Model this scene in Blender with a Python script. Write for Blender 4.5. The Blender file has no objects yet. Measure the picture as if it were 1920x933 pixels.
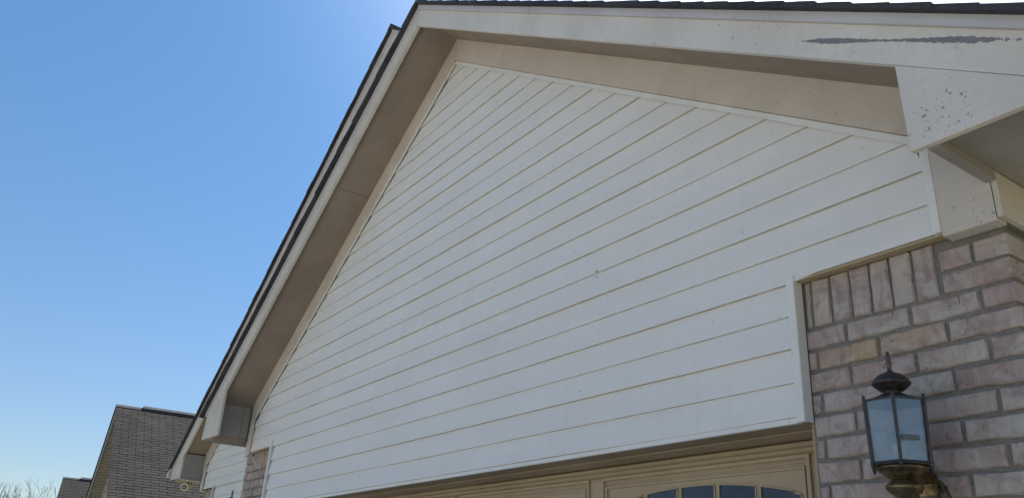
import bpy, bmesh, math, random
from mathutils import Vector, Matrix, noise

scene = bpy.context.scene
R = math.radians
G = 2.15                     # height of the garage header (local z = 0) over the ground

# ------------------------------------------------------------------ camera
CAMP = Vector((1.47738, -2.01123, -0.52715 + G))
right = Vector((0.571799, 0.818550, 0.054967))
down = Vector((-0.293687, 0.266795, -0.917915))
fwd = Vector((-0.766025, 0.508720, 0.392951))
cam = bpy.data.cameras.new('camera')
cam.sensor_width = 36.0
cam.lens = 1534.578 / 1920 * 36
cam.clip_start = 0.05
cam.clip_end = 3000
cam_ob = bpy.data.objects.new('camera', cam)
m3 = Matrix((right, -down, -fwd)).transposed()
cam_ob.matrix_world = Matrix.Translation(CAMP) @ m3.to_4x4()
scene.collection.objects.link(cam_ob)
scene.camera = cam_ob

# ------------------------------------------------------------------ sky, sun, exposure
SUN_EL = R(51.0)
sun_h = Vector((-0.40, 0.70, 0)).normalized()
SUN = Vector((sun_h.x * math.cos(SUN_EL), sun_h.y * math.cos(SUN_EL), math.sin(SUN_EL)))
w = bpy.data.worlds.new('World')
scene.world = w
w.use_nodes = True
nt = w.node_tree
bg = nt.nodes['Background']
sky = nt.nodes.new('ShaderNodeTexSky')
sky.sky_type = 'NISHITA'
sky.sun_disc = False
sky.sun_elevation = SUN_EL
sky.sun_rotation = math.atan2(SUN.x, SUN.y)
sky.altitude = 150
sky.air_density = 1.2
sky.dust_density = 0.0
sky.ozone_density = 4.6
# haze dims the blue towards the horizon and the zenith is deeper; a bright aureole surrounds the sun
geo = nt.nodes.new('ShaderNodeTexCoord')
sep = nt.nodes.new('ShaderNodeSeparateXYZ')
nt.links.new(geo.outputs['Generated'], sep.inputs[0])
rmp = nt.nodes.new('ShaderNodeValToRGB')
for pos, colr in ((0.0, (0.345, 0.325, 0.335)), (0.15, (0.350, 0.338, 0.330)), (0.43, (1.0, 1.0, 0.625)), (0.54, (0.42, 0.63, 0.620)), (1.0, (0.34, 0.52, 0.58))):
    e = rmp.color_ramp.elements[0] if pos == 0.0 else (rmp.color_ramp.elements[1] if pos == 1.0 else rmp.color_ramp.elements.new(pos))
    e.position = pos
    e.color = (*colr, 1)
nt.links.new(sep.outputs[2], rmp.inputs[0])
mul = nt.nodes.new('ShaderNodeMix'); mul.data_type = 'RGBA'; mul.blend_type = 'MULTIPLY'
mul.inputs[0].default_value = 1.0
nt.links.new(sky.outputs[0], mul.inputs[6]); nt.links.new(rmp.outputs[0], mul.inputs[7])
dot = nt.nodes.new('ShaderNodeVectorMath'); dot.operation = 'DOT_PRODUCT'
nt.links.new(geo.outputs['Generated'], dot.inputs[0]); dot.inputs[1].default_value = SUN
mx = nt.nodes.new('ShaderNodeMath'); mx.operation = 'MAXIMUM'; mx.inputs[1].default_value = 0.0
nt.links.new(dot.outputs['Value'], mx.inputs[0])
pw = nt.nodes.new('ShaderNodeMath'); pw.operation = 'POWER'; pw.inputs[1].default_value = 20.0
nt.links.new(mx.outputs[0], pw.inputs[0])
aur = nt.nodes.new('ShaderNodeMix'); aur.data_type = 'RGBA'; aur.blend_type = 'ADD'
nt.links.new(pw.outputs[0], aur.inputs[0]); nt.links.new(mul.outputs[2], aur.inputs[6])
aur.inputs[7].default_value = (9.0, 9.0, 8.8, 1)
nt.links.new(aur.outputs[2], bg.inputs[0])
bg.inputs[1].default_value = 0.136
sl = bpy.data.lights.new('sun', 'SUN')
sl.energy = 5.0
sl.angle = R(0.5)
sl.color = (1.0, 0.965, 0.91)
so = bpy.data.objects.new('sun', sl)
so.rotation_euler = SUN.to_track_quat('Z', 'Y').to_euler()
so.location = (0, 0, 30)
scene.collection.objects.link(so)
scene.view_settings.view_transform = 'Standard'
scene.view_settings.look = 'None'
scene.view_settings.gamma = 1.0
scene.view_settings.use_curve_mapping = False
scene.view_settings.exposure = 1.2
scene.cycles.max_bounces = 10
scene.cycles.diffuse_bounces = 6

# ------------------------------------------------------------------ helpers
COL = scene.collection
BASE = {}                    # local-frame position of every object


class MB:
    """collects vertices and faces for ONE mesh"""
    def __init__(s):
        s.v = []; s.f = []; s.mi = []

    def prism(s, poly, vec, mi=0):
        n = len(poly); b = len(s.v)
        vec = Vector(vec)
        pv = [Vector(p) for p in poly]
        nrm = Vector((0, 0, 0))
        for i in range(n):
            nrm += pv[i].cross(pv[(i + 1) % n])
        if nrm.dot(vec) > 0:
            pv.reverse()
        s.v += [tuple(p) for p in pv] + [tuple(p + vec) for p in pv]
        s.f.append(tuple(range(b, b + n)))
        s.f.append(tuple(range(b + 2 * n - 1, b + n - 1, -1)))
        s.mi += [mi, mi]
        for i in range(n):
            j = (i + 1) % n
            s.f.append((b + j, b + i, b + n + i, b + n + j)); s.mi.append(mi)
        return s

    def xz(s, pts, y0, y1, mi=0):
        return s.prism([(x, y0, z) for x, z in pts], (0, y1 - y0, 0), mi)

    def box(s, x0, x1, y0, y1, z0, z1, mi=0):
        return s.prism([(x0, y0, z0), (x1, y0, z0), (x1, y0, z1), (x0, y0, z1)], (0, y1 - y0, 0), mi)

    def tube(s, p0, p1, r0, r1, n=6, cap=True):
        p0 = Vector(p0); p1 = Vector(p1); d = (p1 - p0)
        if d.length < 1e-6:
            return s
        d.normalize()
        a = d.orthogonal().normalized(); c = d.cross(a)
        b = len(s.v)
        for p, r in ((p0, r0), (p1, r1)):
            for k in range(n):
                t = 2 * math.pi * k / n
                s.v.append(tuple(p + (a * math.cos(t) + c * math.sin(t)) * r))
        for k in range(n):
            j = (k + 1) % n
            s.f.append((b + k, b + j, b + n + j, b + n + k)); s.mi.append(0)
        if cap:
            s.f.append(tuple(range(b + n - 1, b - 1, -1))); s.mi.append(0)
            s.f.append(tuple(range(b + n, b + 2 * n))); s.mi.append(0)
        return s

    def lathe(s, cx, cy, prof, n=24):
        b = len(s.v); m = len(prof)
        for r, z in prof:
            for k in range(n):
                t = 2 * math.pi * k / n
                s.v.append((cx + r * math.cos(t), cy + r * math.sin(t), z))
        for i in range(m - 1):
            for k in range(n):
                j = (k + 1) % n
                s.f.append((b + i * n + k, b + i * n + j, b + (i + 1) * n + j, b + (i + 1) * n + k)); s.mi.append(0)
        s.f.append(tuple(range(b + n - 1, b - 1, -1))); s.mi.append(0)
        s.f.append(tuple(range(b + (m - 1) * n, b + m * n))); s.mi.append(0)
        return s

    def mesh(s, name, mats, c=(0, 0, 0), smooth=False, fix=True):
        me = bpy.data.meshes.new(name)
        me.from_pydata([(x - c[0], y - c[1], z - c[2]) for x, y, z in s.v], [], s.f)
        for m in (mats if isinstance(mats, (list, tuple)) else [mats]):
            me.materials.append(m)
        for p, i in zip(me.polygons, s.mi):
            p.material_index = i
            p.use_smooth = smooth
        if fix:
            bm = bmesh.new(); bm.from_mesh(me)
            bmesh.ops.recalc_face_normals(bm, faces=bm.faces)
            bm.to_mesh(me); bm.free()
        me.update()
        return me

    def center(s):
        lo = [min(v[i] for v in s.v) for i in range(3)]
        hi = [max(v[i] for v in s.v) for i in range(3)]
        return Vector(((lo[0] + hi[0]) / 2, (lo[1] + hi[1]) / 2, (lo[2] + hi[2]) / 2))


def link(name, me, loc, parent=None, rotz=0.0):
    """loc is in the local frame of the thing"""
    o = bpy.data.objects.new(name, me)
    loc = Vector(loc)
    if parent is None:
        o.location = loc + Vector((0, 0, G))
    else:
        o.parent = parent
        o.location = loc - BASE[parent.name]
    o.rotation_euler = (0, 0, rotz)
    BASE[o.name] = loc
    COL.objects.link(o)
    return o


def obj(name, mb, mats, parent=None, smooth=False, fix=True, bevel=0.0):
    c = mb.center()
    me = mb.mesh(name, mats, c, smooth, fix)
    if bevel:
        bm = bmesh.new(); bm.from_mesh(me)
        bmesh.ops.bevel(bm, geom=[e for e in bm.edges], offset=bevel, segments=1, affect='EDGES', profile=0.5)
        bm.to_mesh(me); bm.free()
    return link(name, me, c, parent)


def thing(name, label, cat, base, rotz=0.0, group=None, local0=False):
    """an Empty at the base of a thing; with local0 the thing has its own frame (x, y from its base; z stays)"""
    o = bpy.data.objects.new(name, None)
    o.empty_display_size = 0.3
    b = Vector(base)
    o.location = (b.x, b.y, b.z + G)
    o.rotation_euler = (0, 0, rotz)
    BASE[o.name] = Vector((0, 0, b.z)) if local0 else b
    o['label'] = label; o['category'] = cat
    if group:
        o['group'] = group
    COL.objects.link(o)
    return o


def part(name, loc, parent):
    o = bpy.data.objects.new(name, None)
    o.empty_display_size = 0.1
    o.parent = parent
    o.location = Vector(loc) - BASE[parent.name]
    BASE[o.name] = Vector(loc)
    COL.objects.link(o)
    return o


def structure(name, mb, mat):
    o = obj(name, mb, mat)
    o['kind'] = 'structure'
    return o


# ------------------------------------------------------------------ materials
def mat_base(name, rough=0.6, spec=0.3):
    m = bpy.data.materials.new(name)
    m.use_nodes = True
    n = m.node_tree
    b = n.nodes['Principled BSDF']
    b.inputs['Roughness'].default_value = rough
    b.inputs['Specular IOR Level'].default_value = spec
    return m, n, b


def nd(n, typ, **kw):
    x = n.nodes.new(typ)
    for k, v in kw.items():
        setattr(x, k, v)
    return x


def ramp(n, fac, stops):
    r = nd(n, 'ShaderNodeValToRGB')
    el = r.color_ramp.elements
    while len(el) < len(stops):
        el.new(0.5)
    for e, (p, c) in zip(el, stops):
        e.position = p
        e.color = (*c, 1) if len(c) == 3 else c
    n.links.new(fac, r.inputs[0])
    return r


def math_n(n, op, a, b=None, c=None):
    x = nd(n, 'ShaderNodeMath', operation=op)
    for i, v in enumerate((a, b, c)):
        if v is None:
            continue
        if isinstance(v, (int, float)):
            x.inputs[i].default_value = v
        else:
            n.links.new(v, x.inputs[i])
    return x.outputs[0]


def mix(n, fac, a, b, mode='MIX'):
    x = nd(n, 'ShaderNodeMix', data_type='RGBA', blend_type=mode)
    for i, v in ((0, fac), (6, a), (7, b)):
        if isinstance(v, (int, float)):
            x.inputs[i].default_value = v
        elif isinstance(v, tuple):
            x.inputs[i].default_value = (*v, 1)
        else:
            n.links.new(v, x.inputs[i])
    return x.outputs[2]


def world_pos(n):
    g = nd(n, 'ShaderNodeNewGeometry')
    return g.outputs['Position']


def tex_noise(n, vec, scale, detail=4, rough=0.55, dist=0.0):
    t = nd(n, 'ShaderNodeTexNoise')
    t.inputs['Scale'].default_value = scale
    t.inputs['Detail'].default_value = detail
    t.inputs['Roughness'].default_value = rough
    t.inputs['Distortion'].default_value = dist
    if vec is not None:
        n.links.new(vec, t.inputs['Vector'])
    return t.outputs['Fac']


def scaled(n, vec, sx, sy, sz):
    mp = nd(n, 'ShaderNodeMapping')
    mp.inputs['Scale'].default_value = (sx, sy, sz)
    n.links.new(vec, mp.inputs['Vector'])
    return mp.outputs[0]


def bump(n, b, height, strength=0.3, dist=0.005):
    x = nd(n, 'ShaderNodeBump')
    x.inputs['Strength'].default_value = strength
    x.inputs['Distance'].default_value = dist
    n.links.new(height, x.inputs['Height'])
    n.links.new(x.outputs[0], b.inputs['Normal'])


def painted(name, col, col2, rough=0.55, grain=(2, 2, 14), bstr=0.12, specks=None, peel=False, crack=False):
    """weathered paint on boards: soft blotches, faint grain, small dark specks"""
    m, n, b = mat_base(name, rough, 0.35)
    p = world_pos(n)
    big = tex_noise(n, p, 3.2, 5, 0.6)
    r = ramp(n, big, [(0.32, col2), (0.62, col)])
    fine = tex_noise(n, scaled(n, p, *grain), 22, 5, 0.65)
    c = mix(n, 0.10, r.outputs[0], ramp(n, fine, [(0.3, (0.25, 0.22, 0.18)), (0.7, (1, 1, 1))]).outputs[0], 'MULTIPLY')
    # sparse specks of dirt
    sp = tex_noise(n, p, 48, 2, 0.5)
    spm = ramp(n, sp, [(0.70, (0, 0, 0)), (0.76, (1, 1, 1))]).outputs[0]
    spf = math_n(n, 'MULTIPLY', spm, 0.45)
    c = mix(n, spf, c, (0.16, 0.14, 0.12))
    if crack:
        # hairline cracks and little runs of flaking along and across the board
        dn = nd(n, 'ShaderNodeTexNoise'); dn.inputs['Scale'].default_value = 5; dn.inputs['Detail'].default_value = 5
        n.links.new(p, dn.inputs['Vector'])
        s1 = nd(n, 'ShaderNodeVectorMath', operation='SCALE'); s1.inputs['Scale'].default_value = 0.35
        n.links.new(dn.outputs['Color'], s1.inputs[0])
        a1 = nd(n, 'ShaderNodeVectorMath', operation='ADD'); n.links.new(p, a1.inputs[0]); n.links.new(s1.outputs[0], a1.inputs[1])
        vo = nd(n, 'ShaderNodeTexVoronoi', feature='DISTANCE_TO_EDGE'); vo.inputs['Scale'].default_value = 5.0
        n.links.new(a1.outputs[0], vo.inputs['Vector'])
        ln = ramp(n, vo.outputs['Distance'], [(0.0, (1, 1, 1)), (0.008, (0, 0, 0))]).outputs[0]
        gate = ramp(n, tex_noise(n, p, 3.7, 3, 0.6), [(0.56, (0, 0, 0)), (0.60, (1, 1, 1))]).outputs[0]
        ck_ = math_n(n, 'MULTIPLY', ln, gate)
        c = mix(n, math_n(n, 'MULTIPLY', ck_, 0.38), c, (0.24, 0.22, 0.20))
        run = ramp(n, tex_noise(n, scaled(n, p, 7, 1, 2.2), 7, 5, 0.7), [(0.66, (0, 0, 0)), (0.74, (1, 1, 1))]).outputs[0]
        c = mix(n, math_n(n, 'MULTIPLY', run, 0.18), c, (0.33, 0.30, 0.26))
    sx = nd(n, 'ShaderNodeSeparateXYZ'); n.links.new(p, sx.inputs[0])
    X, Z = sx.outputs[0], sx.outputs[2]
    hgt = fine
    if specks:
        # pock marks where the paint has chipped off, round (x, z)
        for (cx, cz, rad, thr) in specks:
            dx = math_n(n, 'SUBTRACT', X, cx); dz = math_n(n, 'SUBTRACT', Z, cz + G)
            d = math_n(n, 'SQRT', math_n(n, 'ADD', math_n(n, 'MULTIPLY', dx, dx), math_n(n, 'MULTIPLY', dz, dz)))
            fall = math_n(n, 'SUBTRACT', 1.0, math_n(n, 'DIVIDE', d, rad))
            nn = tex_noise(n, p, 80, 3, 0.6, 0.6)
            k = math_n(n, 'ADD', nn, math_n(n, 'MULTIPLY', math_n(n, 'MINIMUM', fall, 0.45), 0.28))
            mk = ramp(n, k, [(thr, (0, 0, 0)), (thr + 0.03, (1, 1, 1))]).outputs[0]
            mk = math_n(n, 'MULTIPLY', mk, math_n(n, 'GREATER_THAN', fall, 0.02))
            c = mix(n, math_n(n, 'MULTIPLY', mk, 0.85), c, (0.17, 0.16, 0.17))
    if peel:
        # a long strip of bare grey wood along the right rake, ragged at its edges
        v = math_n(n, 'SUBTRACT', math_n(n, 'SUBTRACT', Z, G + 2.652), math_n(n, 'MULTIPLY', math_n(n, 'ADD', X, 2.28), -0.661))
        xc = math_n(n, 'SUBTRACT', X, 0.49)
        ctr = math_n(n, 'ADD', 0.067, math_n(n, 'MULTIPLY', xc, 0.075))
        ph = math_n(n, 'MULTIPLY', math_n(n, 'SUBTRACT', X, 0.42), 2 * math.pi / 0.33)
        wd = math_n(n, 'ADD', 0.0068, math_n(n, 'MULTIPLY', math_n(n, 'COSINE', ph), 0.0030))
        taper = math_n(n, 'MULTIPLY', math_n(n, 'MULTIPLY', math_n(n, 'SUBTRACT', X, 0.322), 14.0), 1.0)
        taper2 = math_n(n, 'MULTIPLY', math_n(n, 'SUBTRACT', 0.905, X), 8.0)
        wd = math_n(n, 'MULTIPLY', wd, math_n(n, 'MINIMUM', math_n(n, 'MAXIMUM', math_n(n, 'MINIMUM', taper, taper2), -0.5), 1.0))
        rag = tex_noise(n, scaled(n, p, 1.0, 1, 1.0), 75, 4, 0.75)
        rag2 = math_n(n, 'MULTIPLY', math_n(n, 'SUBTRACT', rag, 0.5), math_n(n, 'ADD', 0.016, math_n(n, 'MULTIPLY', math_n(n, 'MAXIMUM', math_n(n, 'SUBTRACT', X, 0.66), 0.0), 0.09)))
        dd = math_n(n, 'SUBTRACT', math_n(n, 'ADD', wd, rag2), math_n(n, 'ABSOLUTE', math_n(n, 'SUBTRACT', v, ctr)))
        mk = ramp(n, math_n(n, 'ADD', math_n(n, 'MULTIPLY', dd, 100.0), 0.5), [(0.45, (0, 0, 0)), (0.60, (1, 1, 1))]).outputs[0]
        bare = ramp(n, tex_noise(n, scaled(n, p, 3, 1, 9), 26, 4), [(0.3, (0.15, 0.145, 0.15)), (0.7, (0.27, 0.26, 0.265))]).outputs[0]
        c = mix(n, mk, c, bare)
        hgt = math_n(n, 'SUBTRACT', fine, math_n(n, 'MULTIPLY', mk, 0.9))
    n.links.new(c, b.inputs['Base Color'])
    bump(n, b, hgt, bstr, 0.004)
    return m


M_SIDING, n, b = mat_base('vinyl_siding', 0.60, 0.22)
p = world_pos(n)
v1 = tex_noise(n, scaled(n, p, 0.8, 1, 3.0), 2.0, 4)
c = ramp(n, v1, [(0.3, (0.725, 0.710, 0.685)), (0.7, (0.785, 0.770, 0.745))]).outputs[0]
gr = tex_noise(n, scaled(n, p, 1.2, 6, 16), 14, 6, 0.7)
c = mix(n, 0.06, c, ramp(n, gr, [(0.3, (0.5, 0.5, 0.48)), (0.7, (1, 1, 1))]).outputs[0], 'MULTIPLY')
dirt = ramp(n, tex_noise(n, scaled(n, p, 1.0, 1, 2.2), 9, 6, 0.75), [(0.60, (0, 0, 0)), (0.85, (1, 1, 1))]).outputs[0]
c = mix(n, math_n(n, 'MULTIPLY', dirt, 0.25), c, (0.46, 0.44, 0.38))
# faint vertical water streaks and a few fly specks
wst = ramp(n, tex_noise(n, scaled(n, p, 14, 1, 0.5), 1.6, 5, 0.7), [(0.50, (0, 0, 0)), (0.80, (1, 1, 1))]).outputs[0]
c = mix(n, math_n(n, 'MULTIPLY', wst, 0.16), c, (0.50, 0.47, 0.40))
fly = ramp(n, tex_noise(n, p, 42, 2, 0.5), [(0.735, (0, 0, 0)), (0.76, (1, 1, 1))]).outputs[0]
c = mix(n, math_n(n, 'MULTIPLY', fly, 0.35), c, (0.30, 0.27, 0.22))
n.links.new(c, b.inputs['Base Color'])
bump(n, b, gr, 0.10, 0.002)

M_SIDING_EDGE, n, b = mat_base('vinyl_siding_butt', 0.6, 0.2)     # dusty underside of each lap; warm bounce light and shade put into the tint
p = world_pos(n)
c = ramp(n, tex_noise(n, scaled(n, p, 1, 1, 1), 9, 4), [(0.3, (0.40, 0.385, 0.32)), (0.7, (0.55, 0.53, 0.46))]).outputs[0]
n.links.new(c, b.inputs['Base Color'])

M_TRIM = painted('vinyl_trim', (0.80, 0.785, 0.755), (0.72, 0.70, 0.66), 0.45, bstr=0.04)
M_FASCIA = painted('fascia_paint', (0.66, 0.61, 0.535), (0.555, 0.505, 0.43), 0.6, (3, 3, 3), 0.2, crack=True)
M_FASCIA_R = painted('fascia_paint_peeling', (0.70, 0.655, 0.595), (0.61, 0.565, 0.51), 0.6, (3, 3, 3), 0.2, peel=True, crack=True)
M_RETURN_R = painted('return_paint_chipped', (0.68, 0.63, 0.58), (0.61, 0.56, 0.515), 0.6, (3, 3, 3), 0.15,
                     specks=[(0.690, 0.575, 0.10, 0.735)])
M_FRIEZE = painted('frieze_paint', (0.64, 0.57, 0.485), (0.54, 0.475, 0.395), 0.6, (3, 3, 3), 0.2, crack=True)
M_BLOCK = painted('frieze_block_paint', (0.60, 0.545, 0.485), (0.53, 0.48, 0.425), 0.6, (3, 3, 3), 0.15,
                  specks=[(0.592, 0.415, 0.05, 0.735)])
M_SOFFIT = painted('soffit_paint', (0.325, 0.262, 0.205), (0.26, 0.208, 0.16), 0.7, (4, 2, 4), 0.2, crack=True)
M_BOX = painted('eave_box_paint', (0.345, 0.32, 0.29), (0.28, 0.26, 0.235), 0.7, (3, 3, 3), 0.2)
M_DRIP = painted('drip_edge_metal', (0.60, 0.58, 0.58), (0.52, 0.50, 0.50), 0.4, bstr=0.05)
M_DOOR = painted('garage_door_paint', (0.47, 0.39, 0.285), (0.42, 0.345, 0.245), 0.5, (2, 2, 6), 0.06)
M_HEADER = painted('header_paint', (0.35, 0.275, 0.185), (0.27, 0.21, 0.135), 0.65, (8, 1, 8), 0.25)
M_STOP = painted('door_stop_paint', (0.44, 0.345, 0.22), (0.37, 0.285, 0.175), 0.6, (6, 1, 6), 0.15)
M_GUTTER = painted('gutter_paint', (0.60, 0.57, 0.50), (0.52, 0.49, 0.42), 0.4, bstr=0.03)
M_NFASCIA = painted('far_fascia_paint', (0.34, 0.36, 0.40), (0.29, 0.31, 0.34), 0.6, bstr=0.05)
M_NSOFFIT = painted('far_soffit_vinyl', (0.34, 0.31, 0.27), (0.29, 0.265, 0.23), 0.6, bstr=0.05)
M_NSIDING = painted('far_siding_vinyl', (0.46, 0.44, 0.41), (0.40, 0.385, 0.36), 0.6, bstr=0.05)


def shingle_mat(name, cols):
    m, n, b = mat_base(name, 0.92, 0.15)
    oi = nd(n, 'ShaderNodeObjectInfo')
    p = world_pos(n)
    a = tex_noise(n, scaled(n, p, 0.6, 2.2, 0.6), 1.3, 5, 0.65)
    base = ramp(n, math_n(n, 'ADD', math_n(n, 'MULTIPLY', a, 0.65), math_n(n, 'MULTIPLY', oi.outputs['Random'], 0.35)),
                [(0.25, cols[0]), (0.5, cols[1]), (0.75, cols[2])]).outputs[0]
    g = tex_noise(n, p, 190, 2, 0.6)
    c = mix(n, 0.45, base, ramp(n, g, [(0.3, (0.3, 0.3, 0.3)), (0.7, (1.25, 1.2, 1.15))]).outputs[0], 'MULTIPLY')
    n.links.new(c, b.inputs['Base Color'])
    bump(n, b, g, 0.5, 0.003)
    return m


M_SHINGLE = shingle_mat('dark_shingle', [(0.045, 0.047, 0.055), (0.06, 0.062, 0.07), (0.08, 0.08, 0.085)])
M_NSHINGLE = shingle_mat('brown_grey_shingle', [(0.017, 0.016, 0.0155), (0.026, 0.0235, 0.022), (0.039, 0.034, 0.0305)])
M_NUNDER, n, b = mat_base('shingle_slot_dark', 0.95, 0.1)
b.inputs['Base Color'].default_value = (0.022, 0.02, 0.02, 1)

# brick: pale pink, buff and grey faces, whitewashed, streaked and cracked
M_BRICK, n, b = mat_base('brick', 0.9, 0.15)
tc = nd(n, 'ShaderNodeTexCoord'); oi = nd(n, 'ShaderNodeObjectInfo')
off = nd(n, 'ShaderNodeVectorMath', operation='SCALE')
cx = nd(n, 'ShaderNodeCombineXYZ')
n.links.new(oi.outputs['Random'], cx.inputs[0]); n.links.new(oi.outputs['Random'], cx.inputs[1]); n.links.new(oi.outputs['Random'], cx.inputs[2])
n.links.new(cx.outputs[0], off.inputs[0]); off.inputs['Scale'].default_value = 37.0
ad = nd(n, 'ShaderNodeVectorMath', operation='ADD')
n.links.new(tc.outputs['Object'], ad.inputs[0]); n.links.new(off.outputs[0], ad.inputs[1])
P = ad.outputs[0]
base = ramp(n, oi.outputs['Random'], [(0.0, (0.47, 0.405, 0.36)), (0.22, (0.44, 0.345, 0.31)), (0.42, (0.50, 0.44, 0.395)), (0.60, (0.42, 0.32, 0.295)), (0.78, (0.50, 0.41, 0.34)), (0.90, (0.47, 0.395, 0.345)), (1.0, (0.48, 0.34, 0.21))]).outputs[0]
pt = ramp(n, tex_noise(n, P, 12, 5, 0.65, 1.2), [(0.47, (0, 0, 0)), (0.64, (1, 1, 1))]).outputs[0]
c = mix(n, math_n(n, 'MULTIPLY', pt, 0.75), base, (0.30, 0.215, 0.205))
pt2 = ramp(n, tex_noise(n, P, 10, 6, 0.7, 0.5), [(0.50, (0, 0, 0)), (0.66, (1, 1, 1))]).outputs[0]
c = mix(n, math_n(n, 'MULTIPLY', pt2, 0.7), c, (0.55, 0.52, 0.475))
st = tex_noise(n, scaled(n, P, 30, 30, 5), 2.2, 5, 0.7)
c = mix(n, 0.30, c, ramp(n, st, [(0.3, (0.45, 0.42, 0.40)), (0.7, (1.1, 1.1, 1.1))]).outputs[0], 'MULTIPLY')
crk = nd(n, 'ShaderNodeTexVoronoi', feature='DISTANCE_TO_EDGE'); crk.inputs['Scale'].default_value = 14
wp = nd(n, 'ShaderNodeVectorMath', operation='ADD')
nz = nd(n, 'ShaderNodeTexNoise'); nz.inputs['Scale'].default_value = 9; nz.inputs['Detail'].default_value = 4
n.links.new(P, nz.inputs['Vector'])
sc2 = nd(n, 'ShaderNodeVectorMath', operation='SCALE'); sc2.inputs['Scale'].default_value = 0.16
n.links.new(nz.outputs['Color'], sc2.inputs[0]); n.links.new(P, wp.inputs[0]); n.links.new(sc2.outputs[0], wp.inputs[1])
n.links.new(wp.outputs[0], crk.inputs['Vector'])
ck = ramp(n, crk.outputs['Distance'], [(0.0, (1, 1, 1)), (0.022, (0, 0, 0))]).outputs[0]
ckm = math_n(n, 'MULTIPLY', ck, ramp(n, tex_noise(n, P, 6, 2), [(0.63, (0, 0, 0)), (0.70, (1, 1, 1))]).outputs[0])
c = mix(n, math_n(n, 'MULTIPLY', ckm, 0.7), c, (0.15, 0.11, 0.10))
pit = ramp(n, tex_noise(n, P, 120, 2, 0.5), [(0.70, (0, 0, 0)), (0.78, (1, 1, 1))]).outputs[0]
c = mix(n, math_n(n, 'MULTIPLY', pit, 0.55), c, (0.13, 0.10, 0.09))
n.links.new(c, b.inputs['Base Color'])
hh = math_n(n, 'SUBTRACT', math_n(n, 'ADD', st, tex_noise(n, P, 60, 5, 0.7)), math_n(n, 'ADD', ckm, pit))
bump(n, b, hh, 0.9, 0.006)

M_MORTAR, n, b = mat_base('mortar', 0.95, 0.1)
p = world_pos(n)
g = tex_noise(n, p, 90, 5, 0.7)
n.links.new(ramp(n, g, [(0.3, (0.175, 0.165, 0.15)), (0.7, (0.27, 0.255, 0.23))]).outputs[0], b.inputs['Base Color'])
bump(n, b, g, 0.8, 0.006)

M_BRONZE, n, b = mat_base('lantern_dark_bronze', 0.38, 0.5)
b.inputs['Metallic'].default_value = 0.75
p = world_pos(n)
g = tex_noise(n, p, 70, 4)
n.links.new(ramp(n, g, [(0.3, (0.045, 0.040, 0.042)), (0.7, (0.105, 0.092, 0.088))]).outputs[0], b.inputs['Base Color'])
n.links.new(ramp(n, g, [(0.3, (0.3, 0.3, 0.3)), (0.7, (0.55, 0.55, 0.55))]).outputs[0], b.inputs['Roughness'])
M_COPPER, n, b = mat_base('lantern_worn_finial', 0.5, 0.5)
b.inputs['Metallic'].default_value = 0.6
p = world_pos(n)
n.links.new(ramp(n, tex_noise(n, p, 110, 3), [(0.3, (0.09, 0.055, 0.05)), (0.7, (0.17, 0.12, 0.11))]).outputs[0], b.inputs['Base Color'])
M_BRASS, n, b = mat_base('lantern_antique_brass', 0.34, 0.5)
b.inputs['Metallic'].default_value = 0.85
p = world_pos(n)
n.links.new(ramp(n, tex_noise(n, p, 45, 4, 0.6, 0.5), [(0.30, (0.05, 0.042, 0.03)), (0.55, (0.20, 0.15, 0.075)), (0.8, (0.34, 0.26, 0.13))]).outputs[0], b.inputs['Base Color'])
M_GLASS, n, b = mat_base('lantern_glass', 0.08, 0.5)
tr = nd(n, 'ShaderNodeBsdfTransparent'); tr.inputs[0].default_value = (0.86, 0.90, 0.94, 1)
gl = nd(n, 'ShaderNodeBsdfGlossy'); gl.inputs['Roughness'].default_value = 0.04
df = nd(n, 'ShaderNodeBsdfTranslucent'); df.inputs[0].default_value = (0.8, 0.84, 0.88, 1)
df2 = nd(n, 'ShaderNodeBsdfDiffuse'); df2.inputs[0].default_value = (0.62, 0.68, 0.74, 1)
m1 = nd(n, 'ShaderNodeMixShader'); m2 = nd(n, 'ShaderNodeMixShader'); m3_ = nd(n, 'ShaderNodeMixShader')
fr = nd(n, 'ShaderNodeFresnel'); fr.inputs[0].default_value = 1.75
sky_sheen = ramp(n, tex_noise(n, world_pos(n), 9, 2, 0.5), [(0.3, (0.09, 0.09, 0.09)), (0.7, (0.26, 0.26, 0.26))]).outputs[0]  # pale bluish share of the panes, painted in for the sky's reflection
n.links.new(df.outputs[0], m3_.inputs[1]); n.links.new(df2.outputs[0], m3_.inputs[2]); m3_.inputs[0].default_value = 0.55
n.links.new(sky_sheen, m1.inputs[0]); n.links.new(tr.outputs[0], m1.inputs[1]); n.links.new(m3_.outputs[0], m1.inputs[2])
n.links.new(fr.outputs[0], m2.inputs[0]); n.links.new(m1.outputs[0], m2.inputs[1]); n.links.new(gl.outputs[0], m2.inputs[2])
n.links.new(m2.outputs[0], n.nodes['Material Output'].inputs['Surface'])
M_CANDLE, n, b = mat_base('candle_sleeve', 0.5, 0.3); b.inputs['Base Color'].default_value = (0.82, 0.77, 0.66, 1)
M_STICKER, n, b = mat_base('lantern_sticker', 0.6, 0.3)
p = world_pos(n)
sx = nd(n, 'ShaderNodeSeparateXYZ'); n.links.new(p, sx.inputs[0])
wv = math_n(n, 'SINE', math_n(n, 'MULTIPLY', sx.outputs[2], 2 * math.pi / 0.0045))
n.links.new(ramp(n, wv, [(0.35, (0.07, 0.08, 0.09)), (0.6, (0.20, 0.22, 0.24))]).outputs[0], b.inputs['Base Color'])
M_WINDOW, n, b = mat_base('door_window_glass', 0.03, 0.6)
p = world_pos(n)
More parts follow.
